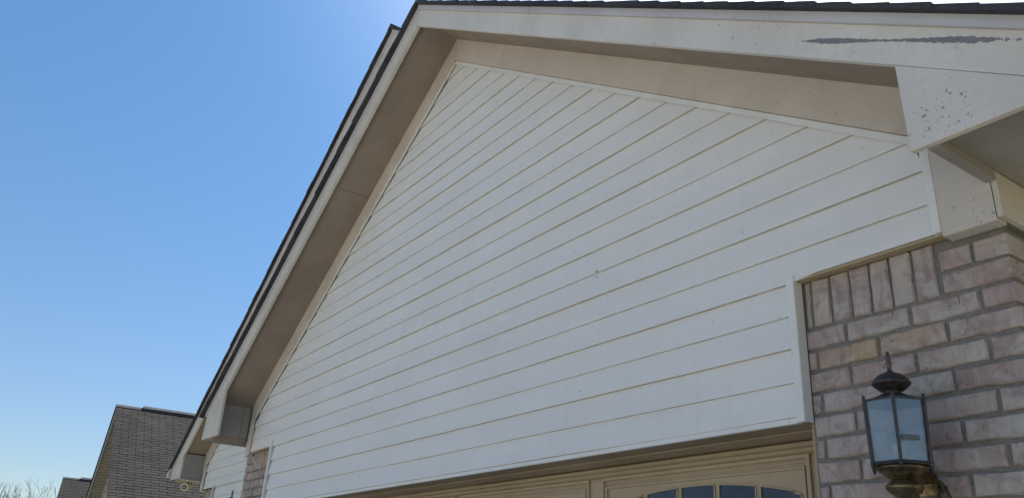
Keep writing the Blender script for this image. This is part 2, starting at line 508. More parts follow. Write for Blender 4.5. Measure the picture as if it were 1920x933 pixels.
n.links.new(ramp(n, tex_noise(n, p, 9, 5, 0.7), [(0.35, (0.012, 0.018, 0.035)), (0.7, (0.05, 0.06, 0.09))]).outputs[0], b.inputs['Base Color'])
M_PLASTIC, n, b = mat_base('white_plastic', 0.35, 0.5); b.inputs['Base Color'].default_value = (0.62, 0.57, 0.48, 1)
M_LENS, n, b = mat_base('camera_lens', 0.08, 0.7); b.inputs['Base Color'].default_value = (0.02, 0.02, 0.022, 1)
M_BARK, n, b = mat_base('bark', 0.9, 0.1)
n.links.new(ramp(n, tex_noise(n, world_pos(n), 9, 4), [(0.3, (0.040, 0.036, 0.036)), (0.7, (0.075, 0.066, 0.064))]).outputs[0], b.inputs['Base Color'])
M_INSIDE, n, b = mat_base('sheathing', 0.9, 0.1); b.inputs['Base Color'].default_value = (0.30, 0.27, 0.22, 1)


M_PAPER, n, b = mat_base('building_paper', 0.9, 0.1); b.inputs['Base Color'].default_value = (0.035, 0.033, 0.03, 1)


def ground_mat(name, c1, c2, sc, rough=0.9):
    m, n, b = mat_base(name, rough, 0.2)
    p = world_pos(n)
    a = tex_noise(n, p, sc, 6, 0.65)
    n.links.new(ramp(n, a, [(0.3, c1), (0.7, c2)]).outputs[0], b.inputs['Base Color'])
    bump(n, b, tex_noise(n, p, sc * 14, 4), 0.4, 0.01)
    return m


M_LAWN = ground_mat('winter_lawn', (0.14, 0.125, 0.075), (0.21, 0.19, 0.12), 1.5)
M_DRIVE = ground_mat('driveway_concrete', (0.47, 0.432, 0.382), (0.575, 0.53, 0.47), 0.9)
M_ROAD = ground_mat('asphalt', (0.045, 0.045, 0.045), (0.065, 0.063, 0.06), 2.0)

# ------------------------------------------------------------------ ground
zg = -G
structure('ground', MB().prism([(-700, -700, zg - 0.05), (700, -700, zg - 0.05), (700, 700, zg - 0.05), (-700, 700, zg - 0.05)], (0, 0, 0.05)), M_LAWN)
structure('driveway', MB().box(-5.0, 1.9, -9.0, 0.25, zg, zg + 0.02), M_DRIVE)
structure('pavement', MB().box(-70, 40, -10.6, -9.05, zg, zg + 0.022), M_DRIVE)
structure('road', MB().box(-70, 40, -19.0, -10.75, zg, zg + 0.004), M_ROAD)
structure('kerb', MB().box(-70, 40, -10.75, -10.6, zg, zg + 0.13), M_DRIVE)

# ------------------------------------------------------------------ the house
house = thing('house', 'white sided garage gable with cream rake boards and pale brick pillars', 'house', (-2.3, 2.0, -G))
rng = random.Random(4)
XA, S = -2.28, 0.661
LAP = 0.1016


def line(apex, x, xa=XA, s=S):
    return apex - s * abs(x - xa)


def siding_board(z0, lap, xl, xr, y, deep, parent, seed, notch=None, pocket=0.0):
    """one lap of vinyl siding; xl(z), xr(z) give its ends; y is the wall sheathing face"""
    prof = [(0.0, 0.0), (0.0, -deep + 0.0015), (0.0012, -deep), (0.006, -deep - 0.0004), (lap * 0.5, -deep * 0.62), (lap + 0.004, -0.0025)]
    if notch:
        yn = -deep * (1 - 0.38 * (notch[0] - 0.006) / (lap * 0.5 - 0.006))
        prof = prof[:4] + [(notch[0], yn), (notch[0] + 0.0003, yn)] + prof[4:]
    xl0, xr0, xl1, xr1 = xl(z0), xr(z0), xl(z0 + lap), xr(z0 + lap)
    if xr0 - xl0 < 0.03:
        return None
    if xr1 < xl1:
        xm = (xl1 + xr1) / 2; xl1 = xr1 = xm
    m = MB()
    nseg = max(1, int((xr0 - xl0) / 0.22))
    for q, (dz, dy) in enumerate(prof):
        t = min(dz / lap, 1.0)
        # the upper corner at the left end is cut short, so the dark channel shows behind it
        cut = pocket * max(0.0, (t - 0.55) / 0.45) if xr1 - xl1 > 0.1 else 0.0
        a = xl0 + (xl1 - xl0) * t + cut; bb = xr0 + (xr1 - xr0) * t
        if notch and q < 5:
            a, bb = notch[1], notch[2]
        for k in range(nseg + 1):
            x = a + (bb - a) * k / nseg
            wz = 0.0019 * noise.noise((x * 1.1, seed * 3.1, 0.3)) if 0 < k < nseg else 0.0
            wy = 0.0032 * noise.noise((x * 1.5, seed * 2.3, 5.0)) if 0 < k < nseg else 0.0
            m.v.append((x, y + dy + (wy if dy < -0.004 else 0), z0 + dz + wz))
    w_ = nseg + 1
    for i in range(len(prof) - 1):
        for k in range(nseg):
            m.f.append((i * w_ + k, i * w_ + k + 1, (i + 1) * w_ + k + 1, (i + 1) * w_ + k))
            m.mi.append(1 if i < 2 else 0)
    # end caps
    for k in (0, nseg):
        m.f.append(tuple(i * w_ + k for i in range(len(prof)))); m.mi.append(0)
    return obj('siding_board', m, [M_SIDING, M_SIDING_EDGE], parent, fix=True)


# --- sheathing behind the siding (also keeps the sun out)
front_wall = MB()
front_wall.xz([(-5.06, 0.43), (0.50, 0.43), (0.50, line(2.64, 0.50)), (XA, 2.64), (-5.06, line(2.64, -5.06))], 0.0005, 0.03)
front_wall.xz([(-4.534, 0.0), (0.0, 0.0), (0.0, 0.43), (-4.534, 0.43)], 0.0005, 0.03)
gable_siding = obj('gable_siding', front_wall, M_PAPER, house)
ZA = 2.4995
for i in range(25):
    z0 = i * LAP
    if i == 4:      # the lap that also runs over the brick tops: notched at its lower corners
        siding_board(z0, LAP, lambda z: -5.0515 - 0.006, lambda z: 0.477, 0.0, 0.0128, gable_siding, i, notch=(0.0100, -4.534, 0.003))
        continue
    if i < 4:
        xl = lambda z: -4.534; xr = lambda z: 0.003
    else:
        xl = lambda z: max(-5.0515, XA - (ZA + 0.012 - z) / S)
        xr = lambda z: min(0.473 + 0.004, XA + (ZA + 0.012 - z) / S)
    siding_board(z0, LAP, xl, xr, 0.0, 0.0128 if i % 2 == 0 else 0.0096, gable_siding, i, pocket=0.017)

# small chips in the vinyl
ch = MB()
for (x, z, s_) in ((-0.905, 0.716, 0.0035), (-0.896, 0.7165, 0.0018), (-0.903, 0.692, 0.0022), (-0.989, 0.237, 0.0018)):
    ch.xz([(x - s_, z - s_ * 0.5), (x + s_ * 0.4, z - s_ * 0.8), (x + s_, z + s_ * 0.3), (x - s_ * 0.2, z + s_ * 0.9)], -0.0142, -0.008)
obj('siding_chips', ch, M_LENS, gable_siding)


def j_channel(pts, wdt, y0, lip, parent, name='j_channel'):
    """pts: polyline (x,z) along the inner edge of the face lip; wdt: signed width to the outer side"""
    m = MB()
    for (a, c) in zip(pts[:-1], pts[1:]):
        a = Vector((a[0], a[1])); c = Vector((c[0], c[1]))
        d = (c - a).normalized(); nn = Vector((-d.y, d.x)) * wdt
        thin = nn.normalized() * 0.003
        m.xz([tuple(a), tuple(c), tuple(c + nn), tuple(a + nn)], y0 - 0.0015, y0 + 0.0005)
        m.xz([tuple(a + nn - thin), tuple(c + nn - thin), tuple(c + nn), tuple(a + nn)], y0 + 0.0005, 0.0)
    return obj(name, m, M_TRIM, parent)


zi = 2.4995
kx_l, kx_r = -5.0515, 0.473
zk_l, zk_r = line(zi, kx_l), line(zi, kx_r)
j_channel([(XA, zi), (kx_l, zk_l)], -0.0215, -0.0190, 0.02, house)          # left rake
j_channel([(XA, zi), (kx_r, zk_r)], 0.0215, -0.0215, 0.02, house)           # right rake
j_channel([(kx_l, zk_l), (kx_l, 0.405)], -0.016, -0.0190, 0.02, house)      # left side
jt = MB()
jt.box(kx_r - 0.002, kx_r + 0.026, -0.0255, -0.0005, 0.413, zk_r + 0.01)
obj('corner_trim', jt, M_TRIM, house, bevel=0.003)
# trims beside the garage opening, standing proud of the siding and returning to the brick
jt = MB()
jt.box(0.003, 0.0285, -0.0185, -0.0005, -0.0155, 0.4275)
jt.box(0.0287, 0.0305, -0.0175, 0.0215, -0.0150, 0.4225)
obj('corner_trim', jt, M_TRIM, house)
jt = MB()
jt.box(-4.5625, -4.5380, -0.0265, 0.0215, -0.02, 0.452)
obj('corner_trim', jt, M_TRIM, house, bevel=0.003)
# starter strip along the foot of the siding over the bricks (brown, with the shade there put into the colour) and over the door
st = MB()
st.box(0.031, 0.497, -0.0095, 0.0215, 0.4085, 0.4166)
obj('starter_strip', st, M_STOP, house)
st = MB()
st.box(-5.05, -4.563, -0.0095, 0.0215, 0.4085, 0.4166)
obj('starter_strip', st, M_STOP, house)
st = MB()
st.box(-4.5375, 0.0025, -0.0105, 0.004, -0.0165, -0.0006)
obj('starter_strip', st, M_TRIM, house)

# --- frieze boards
zs, zt = 2.6885, 2.5265        # soffit line and outer trim line at the apex
fx_r, fx_l = 0.638, -5.140
m = MB().xz([(XA, zs), (XA, zt + 0.0018), (0.5, line(zt + 0.0018, 0.5)), (0.5, line(zs, 0.5))], -0.0235, -0.0003)
obj('frieze_board', m, M_FRIEZE, house)
m = MB().xz([(XA - 0.0030, zs), (XA - 0.0030, zt - 0.002), (kx_l - 0.005, line(zt - 0.004, kx_l - 0.005)), (kx_l - 0.014, 0.388), (fx_l, 0.388), (fx_l, line(zs, fx_l))], -0.0235, 0.0205)
obj('frieze_board', m, M_FRIEZE, house)
m = MB().xz([(kx_r + 0.0285, 0.3965), (0.6375, 0.3965), (0.6375, line(zs, 0.6375)), (kx_r + 0.0285, line(zs, kx_r + 0.0285))], -0.0275, 0.0205)
obj('frieze_block', m, M_BLOCK, house)
m = MB().box(0.640, 0.6535, -0.0265, 8.0, 0.4035, 0.5275)
obj('frieze_block', m, M_BLOCK, house)
obj('inner_wall', MB().box(0.570, 0.6385, 0.0240, 7.9, 0.4040, 0.5270), M_MORTAR, house)
# --- soffit panels under the rakes
def soffit(x0, x1, za, parent, xa=XA, s=S, y0=-0.284, y1=-0.0005, mat=None):
    mm = MB().xz([(x0, line(za, x0, xa, s)), (x1, line(za, x1, xa, s)), (x1, line(za, x1, xa, s) + 0.010), (x0, line(za, x0, xa, s) + 0.010)], y0, y1)
    return obj('soffit_panel', mm, mat or M_SOFFIT, parent)


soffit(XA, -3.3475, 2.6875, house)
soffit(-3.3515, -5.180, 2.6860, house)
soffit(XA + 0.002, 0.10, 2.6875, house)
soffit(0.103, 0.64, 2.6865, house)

# --- rake fascia
fb, ft, dt = 2.652, 2.7725, 2.807


def rake(x0, x1, zb, zt_, y0, y1, name, mat, parent, xa=XA, s=S, skew0=0.0, skew1=0.0, n=1):
    mm = MB()
    mm.xz([(x0, line(zb, x0, xa, s)), (x1, line(zb, x1, xa, s)), (x1 + skew1, line(zt_, x1 + skew1, xa, s)), (x0 + skew0, line(zt_, x0 + skew0, xa, s))], y0, y1)
    return obj(name, mm, mat, parent)


rake(XA + 0.001, 0.299, fb, ft, -0.305, -0.2845, 'rake_fascia', M_FASCIA_R, house, skew1=0.048)
rake(0.2996, 0.935, fb, ft, -0.3049, -0.2845, 'rake_fascia', M_FASCIA_R, house, skew0=0.048)
rake(XA - 0.001, -5.385, fb, ft, -0.305, -0.2845, 'rake_fascia', M_FASCIA, house)
rake(XA, -1.052, ft + 0.0008, dt, -0.3165, -0.2845, 'drip_edge', M_DRIP, house)
rake(-1.049, 0.965, ft + 0.0008, dt + 0.001, -0.3170, -0.2845, 'drip_edge', M_DRIP, house)
rake(XA - 0.0015, -5.43, ft + 0.0008, dt, -0.3105, -0.2845, 'drip_edge', M_DRIP, house)

# --- eave returns (the boxed ends of the rakes)
m = MB().xz([(0.594, 0.504), (0.935, 0.504), (0.935, line(fb, 0.935) - 0.0008), (0.588, line(fb, 0.588) - 0.0008)], -0.3035, -0.2845)
obj('eave_return_board', m, M_RETURN_R, house, bevel=0.0015)
m = MB().xz([(-5.005, 0.500), (-5.427, 0.512), (-5.396, 0.672), (-5.385, line(ft, -5.385)), (-5.3865, line(fb, -5.3865) - 0.0008), (-5.007, line(fb, -5.007) - 0.0008)], -0.3035, -0.2845)
obj('eave_return_board', m, M_FASCIA, house, bevel=0.0015)
# right box: side board hanging below the soffit, set in from the end of the return board
m = MB().box(0.628, 0.6545, -0.2840, -0.0285, 0.501, line(2.676, 0.654))
obj('eave_box_side', m, M_BOX, house)
m = MB().box(0.6550, 0.93, -0.2840, 8.0, 0.528, 0.536)
obj('eave_soffit', m, M_BOX, house)
m = MB().box(0.9305, 0.9500, -0.284, 8.0, 0.496, line(2.78, 0.94))
obj('eave_fascia', m, M_FASCIA, house)
# left box
m = MB().box(-5.185, -5.170, -0.284, -0.085, 0.532, line(2.684, -5.17))
obj('eave_box_side', m, M_BOX, house)
m = MB().box(-5.184, -5.1685, -0.0825, -0.0240, 0.532, line(2.684, -5.17))
obj('eave_box_side', m, M_BOX, house)
m = MB().box(-5.192, -5.1665, -0.284, -0.0240, 0.4800, 0.5305)
obj('eave_box_edge', m, M_SOFFIT, house)
m = MB().box(-5.4250, -5.1925, -0.284, 0.455, 0.5035, 0.5115)
obj('eave_soffit', m, M_BOX, house)
m = MB().box(-5.424, -5.402, -0.284, 0.455, 0.513, 0.672)
obj('eave_fascia', m, M_FASCIA, house)


def gutter(x, y0, y1, zt_, parent, sgn=-1, w_=0.115, h=0.105):
    """a K-style gutter along y with an end cap"""
    pr = [(0, 0), (0, -h), (w_ * 0.55, -h), (w_ * 0.62, -h * 0.62), (w_, -h * 0.30), (w_, 0.0), (w_ - 0.006, 0.0), (w_ - 0.006, -h * 0.27), (w_ * 0.58, -h * 0.58), (w_ * 0.50, -h + 0.006), (0.006, -h + 0.006), (0.006, 0)]
    mm = MB().prism([(x + sgn * a, y0 + 0.003, zt_ + c) for a, c in pr], (0, y1 - y0, 0))
    mm.prism([(x + sgn * a, y0, zt_ + c) for a, c in pr[:6]], (0, 0.003, 0))
    return obj('gutter', mm, M_GUTTER, parent)



# --- roof: decks, shingle courses along the rake, ridge caps
def roof(parent, xa, s, z_dt, x_eave_l, x_eave_r, yf, yb, step, name, mat, back=0.9, left=True, right=True):
    deck = MB()
    for x1 in ((x_eave_l,) if left else ()) + ((x_eave_r,) if right else ()):
        sg = 1 if x1 > xa else -1
        deck.xz([(xa, z_dt - 0.002), (x1, line(z_dt - 0.002, x1, xa, s)), (x1, line(z_dt - 0.085, x1, xa, s)), (xa, z_dt - 0.085)], yf + 0.052, yb)
    rf = obj(name, deck, M_INSIDE, parent)
    field = MB()
    for sg, x1, on in ((-1, x_eave_l, left), (1, x_eave_r, right)):
        if not on:
            continue
        L = abs(x1 - xa) + 0.025
        k = 0
        while L - k * step > 0.01:
            a = L - k * step                      # lower edge, distance from the ridge
            c = max(a - step - 0.004, 0.0)
            j = rng.uniform(-0.003, 0.003)
            t = 0.024 + rng.uniform(-0.0015, 0.0015)
            def pt(d, up):
                return (xa + sg * d, z_dt - s * d + up)
            poly = [pt(a, 0.0006), pt(a - 0.001, t), pt(a - step * 0.5, t - 0.0022 + rng.uniform(-0.001, 0.001)), pt(c, t - 0.0055), pt(c, 0.0006)]
            yy = yf + j
            sh = MB().xz(poly, yy, back)
            obj('shingle', sh, mat, rf)
            field.xz(poly, back + 0.003, yb)
            k += 1
    f = obj('shingle_field', field, mat, rf)
    f['kind'] = 'stuff'
    y = yf + 0.004
    while y < back:
        cap = MB()
        up = z_dt + 0.027
        lo = 0.13
        arcp = [(xa + 0.06 * u, up - 0.004 - s * 0.06 * (0.5 * u * u + 0.22)) for u in (-1, -0.66, -0.33, 0, 0.33, 0.66, 1)]
        pts = [(xa - lo, up - s * lo)] + arcp + [(xa + lo, up - s * lo)]
        low = [(x, z - 0.008) for x, z in reversed(pts)]
        cap.xz(pts + low, y, y + 0.142)
        obj('ridge_cap', cap, mat, rf)
        y += 0.145
    return rf


roof(house, XA, S, dt + 0.0005, -5.455, 1.0, -0.342, 8.0, 0.1015, 'front_roof', M_SHINGLE)

RX_ = -3.868
# --- house walls behind the facade (unseen, they keep light from leaking)
m = MB()
m.box(0.55, 0.606, 0.26, 8.0, zg, 0.50)
obj('inner_wall', m, M_INSIDE, house)
obj('inner_wall', MB().box(-5.14, -5.06, 0.10, 0.44, zg, 0.50), M_INSIDE, house)
obj('inner_wall', MB().xz([(-8.0, zg), (0.55, zg), (0.55, 0.75), (-1.9, 2.38), (RX_, 3.70), (-8.0, 0.80)], 7.8, 7.9), M_INSIDE, house)


# --- bricks
_bm = {}


def brick_mesh(L, H, D, var):
    key = (round(L, 4), round(H, 4), round(D, 4), var)
    if key in _bm:
        return _bm[key]
    r = random.Random(hash(key) & 0xffff)
    m = MB()
    nx, nz = (5, 3) if L >= H else (3, 5)
    if max(L, H) < 0.1:
        nx, nz = 3, 3
    for k in range(nz + 1):
        for i in range(nx + 1):
            x = -L / 2 + L * i / nx; z = -H / 2 + H * k / nz
            edge = i in (0, nx) or k in (0, nz)
            x += r.uniform(-0.0021, 0.0021); z += r.uniform(-0.0019, 0.0019)
            # rows and columns next to the border sit close to it, so the arris is rounded
            if i == 1: x = -L / 2 + 0.004
            if i == nx - 1: x = L / 2 - 0.004
            if k == 1: z = -H / 2 + 0.004
            if k == nz - 1: z = H / 2 - 0.004
            y = 0.0030 + r.uniform(0, 0.0030) if edge else r.uniform(-0.0018, 0.0018)
            m.v.append((x, y, z))
    W_ = nx + 1
    for k in range(nz):
        for i in range(nx):
            m.f.append((k * W_ + i, k * W_ + i + 1, (k + 1) * W_ + i + 1, (k + 1) * W_ + i)); m.mi.append(0)
    ring = [i for i in range(nx + 1)] + [k * W_ + nx for k in range(1, nz + 1)] + [nz * W_ + i for i in range(nx - 1, -1, -1)] + [k * W_ for k in range(nz - 1, 0, -1)]
    b0 = len(m.v)
    for q in ring:
        x, y, z = m.v[q]
        m.v.append((x, D, z))
    nr = len(ring)
    for q in range(nr):
        q2 = (q + 1) % nr
        m.f.append((ring[q2], ring[q], b0 + q, b0 + q2)); m.mi.append(0)
    me = m.mesh('brick', M_BRICK)
    _bm[key] = me
    return me


def brick(x0, x1, z0, z1, y, parent, D=0.02, rot=0.0):
    me = brick_mesh(x1 - x0, z1 - z0, D, rng.randrange(4))
    jy = rng.uniform(-0.0025, 0.0015)
    o = link('brick', me, ((x0 + x1) / 2, y + jy, (z0 + z1) / 2), parent)
    o.rotation_euler = (rng.uniform(-0.012, 0.012), rng.uniform(-0.006, 0.006), rng.uniform(-0.008, 0.008))
    return o


def side_brick(y0, y1, z0, z1, x, parent, D=0.02):
    me = brick_mesh(y1 - y0, z1 - z0, D, rng.randrange(4))
    return link('brick', me, (x, (y0 + y1) / 2, (z0 + z1) / 2), parent, rotz=math.pi / 2)


YB = 0.022
BED = 0.0106
CH = 0.0636
XR = 0.629
ztop = 0.259                 # underside of the soldier course
core = MB().box(0.022, XR - 0.009, YB + 0.0085, 0.24, zg + 0.03, 0.412)
pillar = obj('brick_pillar', core, M_MORTAR, house)
side_core = MB().box(XR - 0.060, XR - 0.0095, 0.2405, 3.0, zg + 0.03, 0.402)
side_wall = obj('side_brick_wall', side_core, M_MORTAR, house)
# soldier course over the left part of the pillar
sx = [0.034, 0.0590, 0.1240, 0.1890, 0.2520, 0.3140, 0.3790, 0.4450]
for a, c in zip(sx[:-1], sx[1:]):
    brick(a + 0.004, c - 0.004, ztop + 0.005, 0.4085, YB, pillar)
# courses; the corner bricks run through to the side wall
for k in range(-2, 19):
    z1 = ztop - k * CH - BED / 2
    z0 = z1 - CH + BED
    odd = k % 2 == 0
    x_min = 0.4550 if k < 0 else 0.031
    z1_ = min(z1, 0.405)
    mod = 0.1915
    joints = [0.1615, 0.3545, 0.5430] if odd else [0.0615, 0.2560, 0.4475]
    xs = [x_min] + [j for j in joints if j > x_min + 0.02] + [XR]
    if k < 0 and not odd:
        xs = [x_min, XR]
    for i, (a, c) in enumerate(zip(xs[:-1], xs[1:])):
        last = i == len(xs) - 2
        brick(a + (0.0053 if i else 0.0), c - (0.0 if last else 0.0053), z0, z1_, YB, pillar, D=(0.195 if odd else 0.092) if last else 0.02)
    y = YB + (0.195 if odd else 0.092) + 0.0095
    for q in range(4):
        side_brick(y, y + 0.182, z0, z1_, XR, side_wall)
        y += mod

# left pillar
coreL = MB().box(-5.198, -4.545, YB + 0.0085, 0.24, zg + 0.03, 0.412)
pillarL = obj('brick_pillar', coreL, M_MORTAR, house)
sxl = [-5.028, -4.967, -4.905, -4.843, -4.781, -4.719, -4.657, -4.610, -4.566]
for a, c in zip(sxl[:-1], sxl[1:]):
    brick(a + 0.004, c - 0.004, ztop + 0.018, 0.4085, YB, pillarL)
for k in range(-2, 12):
    z1 = ztop + 0.012 - k * 0.0646 - BED / 2
    z0 = z1 - 0.0646 + BED
    odd = k % 2 == 0
    joints = [-5.120, -4.928, -4.736] if odd else [-5.024, -4.833, -4.643]
    if k < 0:
        xs = [-5.207, -5.033]
    else:
        xs = [-5.207] + joints + [-4.566]
    for i, (a, c) in enumerate(zip(xs[:-1], xs[1:])):
        brick(a + (0.0048 if i else 0), c - 0.0048, z0, min(z1, 0.405), YB, pillarL, D=0.09 if i == 0 else 0.02)

# --- garage door opening
m = MB().box(-4.5635, 0.0215, 0.0045, 0.1080, -0.0115, 0.0)
obj('door_header', m, M_HEADER, house)
m = MB().box(-4.5635, 0.0215, 0.1100, 0.2400, -0.0150, -0.002)
obj('door_header', m, M_STOP, house)
m = MB().box(-4.5635, 0.0215, 0.030, 0.040, 0.001, 0.40)
obj('inner_wall', m, M_INSIDE, house)
# door stop moulding: stepped profile running along the head
for xa0, xb0, gap in ((-4.56, -2.02, 0.0016), (-2.016, 0.015, 0.0042)):
    m = MB().prism([(xa0, 0.205, -0.0150 - gap), (xa0, 0.199, -0.024), (xa0, 0.206, -0.034), (xa0, 0.221, -0.038), (xa0, 0.226, -0.048), (xa0, 0.243, -0.053), (xa0, 0.243, -0.0150 - gap)], (xb0 - xa0, 0, 0))
    obj('door_stop', m, M_STOP, house)
m = MB().box(-0.016, 0.0205, 0.205, 0.243, zg + 0.03, -0.0535)
obj('door_stop', m, M_STOP, house)
m = MB().box(-4.56, -4.53, 0.205, 0.243, zg + 0.03, -0.0535)
obj('door_stop', m, M_STOP, house)
# jambs
m = MB().box(0.006, 0.0215, 0.0440, 0.2045, zg + 0.03, -0.0120)
obj('door_jamb', m, M_STOP, house)
m = MB().box(-4.5445, -4.530, 0.0440, 0.2045, zg + 0.03, -0.0120)
obj('door_jamb', m, M_STOP, house)

YD = 0.255
slab = MB().box(-4.53, 0.004, YD, YD + 0.04, zg + 0.03, -0.013)
door = obj('garage_door', slab, M_DOOR, house)


def ring(m, x0, x1, z0, z1, wd, y0, y1):
    """a rectangular raised moulding, mitred"""
    o = [(x0, z0), (x1, z0), (x1, z1), (x0, z1)]
    i = [(x0 + wd, z0 + wd), (x1 - wd, z0 + wd), (x1 - wd, z1 - wd), (x0 + wd, z1 - wd)]
    for k in range(4):
        j = (k + 1) % 4
        m.xz([o[k], o[j], i[j], i[k]], y0, y1)


def arc_top(x, xc):
    return -0.117 - (2.05 - math.sqrt(max(2.05 ** 2 - (x - xc) ** 2, 0)))


for q in range(4):
    x1 = -0.157 - q * 1.079
    x0 = x1 - 0.995
    xc = (x0 + x1) / 2
    zt_, zb = -0.052, -0.54
    mm = MB()
    ring(mm, x0, x1, zb, zt_, 0.011, YD - 0.013, YD + 0.002)
    ring(mm, x0 + 0.0125, x1 - 0.0125, zb + 0.0125, zt_ - 0.0185, 0.006, YD - 0.006, YD + 0.002)
    ring(mm, x0 + 0.021, x1 - 0.021, zb + 0.021, zt_ - 0.035, 0.0085, YD - 0.011, YD + 0.002)
    obj('panel_moulding', mm, M_DOOR, door)
    # window lites under a segmental arch, with raised frames and bars
    pit = 0.1795
    for k in range(5):
        xb = xc + 0.4525 - k * pit
        xa_ = xb - 0.155
        arc = [(xa_ + 0.155 * t / 6) for t in range(7)]
        top = [(x, arc_top(x, xc)) for x in arc]
        if k == 0:
            top = [(x, z) for x, z in top if x < xb - 0.03] + [(xb - 0.028, arc_top(xb - 0.028, xc)), (xb - 0.028, arc_top(xb - 0.028, xc) - 0.007), (xb, arc_top(xb, xc) - 0.006)]
        if k == 4:
            top = [(xa_, arc_top(xa_, xc) - 0.006), (xa_ + 0.028, arc_top(xa_ + 0.028, xc) - 0.007), (xa_ + 0.028, arc_top(xa_ + 0.028, xc))] + [(x, z) for x, z in top if x > xa_ + 0.03]
        pane = MB().xz([(xa_, -0.44), (xb, -0.44)] + list(reversed(top)), YD - 0.0015, YD + 0.001)
        obj('window_pane', pane, M_WINDOW, door)
        fr_ = MB()
        out = [(xa_, -0.44)] + top + [(xb, -0.44)]
        cxm = (xa_ + xb) / 2
        for (p0, p1) in zip(out[:-1], out[1:]):
            d = Vector((p1[0] - p0[0], p1[1] - p0[1]))
            if d.length < 1e-5:
                continue
            d.normalize(); nn = Vector((-d.y, d.x)) * 0.0042
            fr_.xz([p0, p1, (p1[0] + nn.x, p1[1] + nn.y), (p0[0] + nn.x, p0[1] + nn.y)], YD - 0.0065, YD - 0.0002)
        obj('window_frame', fr_, M_DOOR, door)

# ------------------------------------------------------------------ the larger gable set back behind it
RX, RS = -3.868, 0.702
YF, YW = 0.20, 0.46
rfb, rft, rdt = 3.682, 3.813, 3.848
rzi = 3.530
rear_wall = MB()
rear_wall.xz([(-8.02, 0.385), (-5.0, 0.385), (-0.2, 0.97), (RX, rzi + 0.12), (-8.02, line(rzi + 0.12, -8.02, RX, RS))], YW + 0.0005, YW + 0.03)
rear_wall.xz([(-7.53, -0.6), (-5.0, -0.6), (-5.0, 0.385), (-7.53, 0.385)], YW + 0.0005, YW + 0.03)
rear_siding = obj('rear_gable_siding', rear_wall, M_PAPER, house)
rl = 0.0965
for i in range(-8, 33):
    z0 = 0.374 + rl * i
    if i < 0:
        xl = lambda z: -7.53; xr = lambda z: -5.10
    elif i == 0:
        siding_board(z0, 0.0115, lambda z: -7.53, lambda z: -5.10, YW, 0.0145, rear_siding, 300)
        siding_board(z0 + 0.0118, rl - 0.0118, lambda z: -7.975, lambda z: -5.10, YW, 0.0115, rear_siding, 301)
        continue
    else:
        xl = lambda z: max(-7.975, RX - (rzi + 0.012 - z) / RS)
        xr = lambda z: (-5.10 if z < 0.55 else min(RX + (rzi + 0.012 - z) / RS, -0.9))
    siding_board(z0, rl, xl, xr, YW, 0.0128 if i % 2 == 0 else 0.0096, rear_siding, 310 + i, pocket=0.015)


def j_rear(pts, wdt):
    m = MB()
    y0 = YW - 0.0190
    for (a, c) in zip(pts[:-1], pts[1:]):
        a = Vector(a); c = Vector(c)
        d = (c - a).normalized(); nn = Vector((-d.y, d.x)) * wdt
        thin = nn.normalized() * 0.003
        m.xz([tuple(a), tuple(c), tuple(c + nn), tuple(a + nn)], y0 - 0.0015, y0 + 0.0005)
        m.xz([tuple(a + nn - thin), tuple(c + nn - thin), tuple(c + nn), tuple(a + nn)], y0 + 0.0005, YW)
    return obj('j_channel', m, M_TRIM, house)


rk = (-7.975, line(rzi, -7.975, RX, RS))
j_rear([(RX, rzi), rk], -0.0215)
j_rear([rk, (-7.975, 0.375)], -0.016)
m = MB().box(-7.575, -7.552, YW - 0.026, YW + 0.034, -0.6, 0.405)
obj('corner_trim', m, M_TRIM, house)
m = MB().xz([(RX, rfb + 0.033), (RX, rzi + 0.021), (-7.98, line(rzi + 0.021, -7.98, RX, RS)), (-7.988, 0.366), (-8.06, 0.366), (-8.10, line(rfb + 0.033, -8.10, RX, RS))], YW - 0.0235, YW + 0.03)
obj('frieze_board', m, M_FRIEZE, house)
for a, c in ((RX, -5.45), (-5.454, -6.9), (-6.904, -8.08)):
    soffit(a, c, rfb + 0.033, house, RX, RS, YF + 0.021, YW - 0.0005)
rake(RX - 0.001, -6.2, rfb, rft, YF, YF + 0.02, 'rake_fascia', M_FASCIA, house, RX, RS)
rake(-6.203, -8.44, rfb, rft, YF, YF + 0.02, 'rake_fascia', M_FASCIA, house, RX, RS)
rake(RX + 0.001, -1.5, rfb, rft, YF, YF + 0.02, 'rake_fascia', M_FASCIA, house, RX, RS)
rake(RX - 0.0005, -8.50, rft + 0.0008, rdt, YF - 0.0055, YF + 0.02, 'drip_edge', M_DRIP, house, RX, RS)
rake(RX + 0.0005, -1.5, rft + 0.0008, rdt, YF - 0.0115, YF + 0.02, 'drip_edge', M_DRIP, house, RX, RS)
m = MB().xz([(-8.085, 0.4805), (-8.474, 0.4825), (-8.456, 0.640), (-8.440, line(rfb, -8.44, RX, RS) - 0.0008), (-8.095, line(rfb, -8.095, RX, RS) - 0.0008)], YF + 0.0015, YF + 0.02)
obj('eave_return_board', m, M_FASCIA, house, bevel=0.0015)
m = MB().box(-8.098, -8.091, YF + 0.0205, YW - 0.024, 0.488, line(rfb + 0.031, -8.094, RX, RS))
obj('eave_box_side', m, M_BOX, house)
m = MB().box(-8.472, -8.0915, YF + 0.0205, YW - 0.024, 0.478, 0.486)
m.box(-8.472, -8.102, YW - 0.0235, 8.0, 0.478, 0.486)
obj('eave_soffit', m, M_BOX, house)
m = MB().box(-8.114, -8.087, YF + 0.0210, YW - 0.026, 0.466, 0.4775)
obj('eave_box_edge', m, M_FASCIA, house)
m = MB().box(-8.472, -8.452, YF + 0.0205, 8.0, 0.4865, 0.652)
obj('eave_fascia', m, M_FASCIA, house)
gutter(-8.476, 0.172, 8.0, 0.622, house)
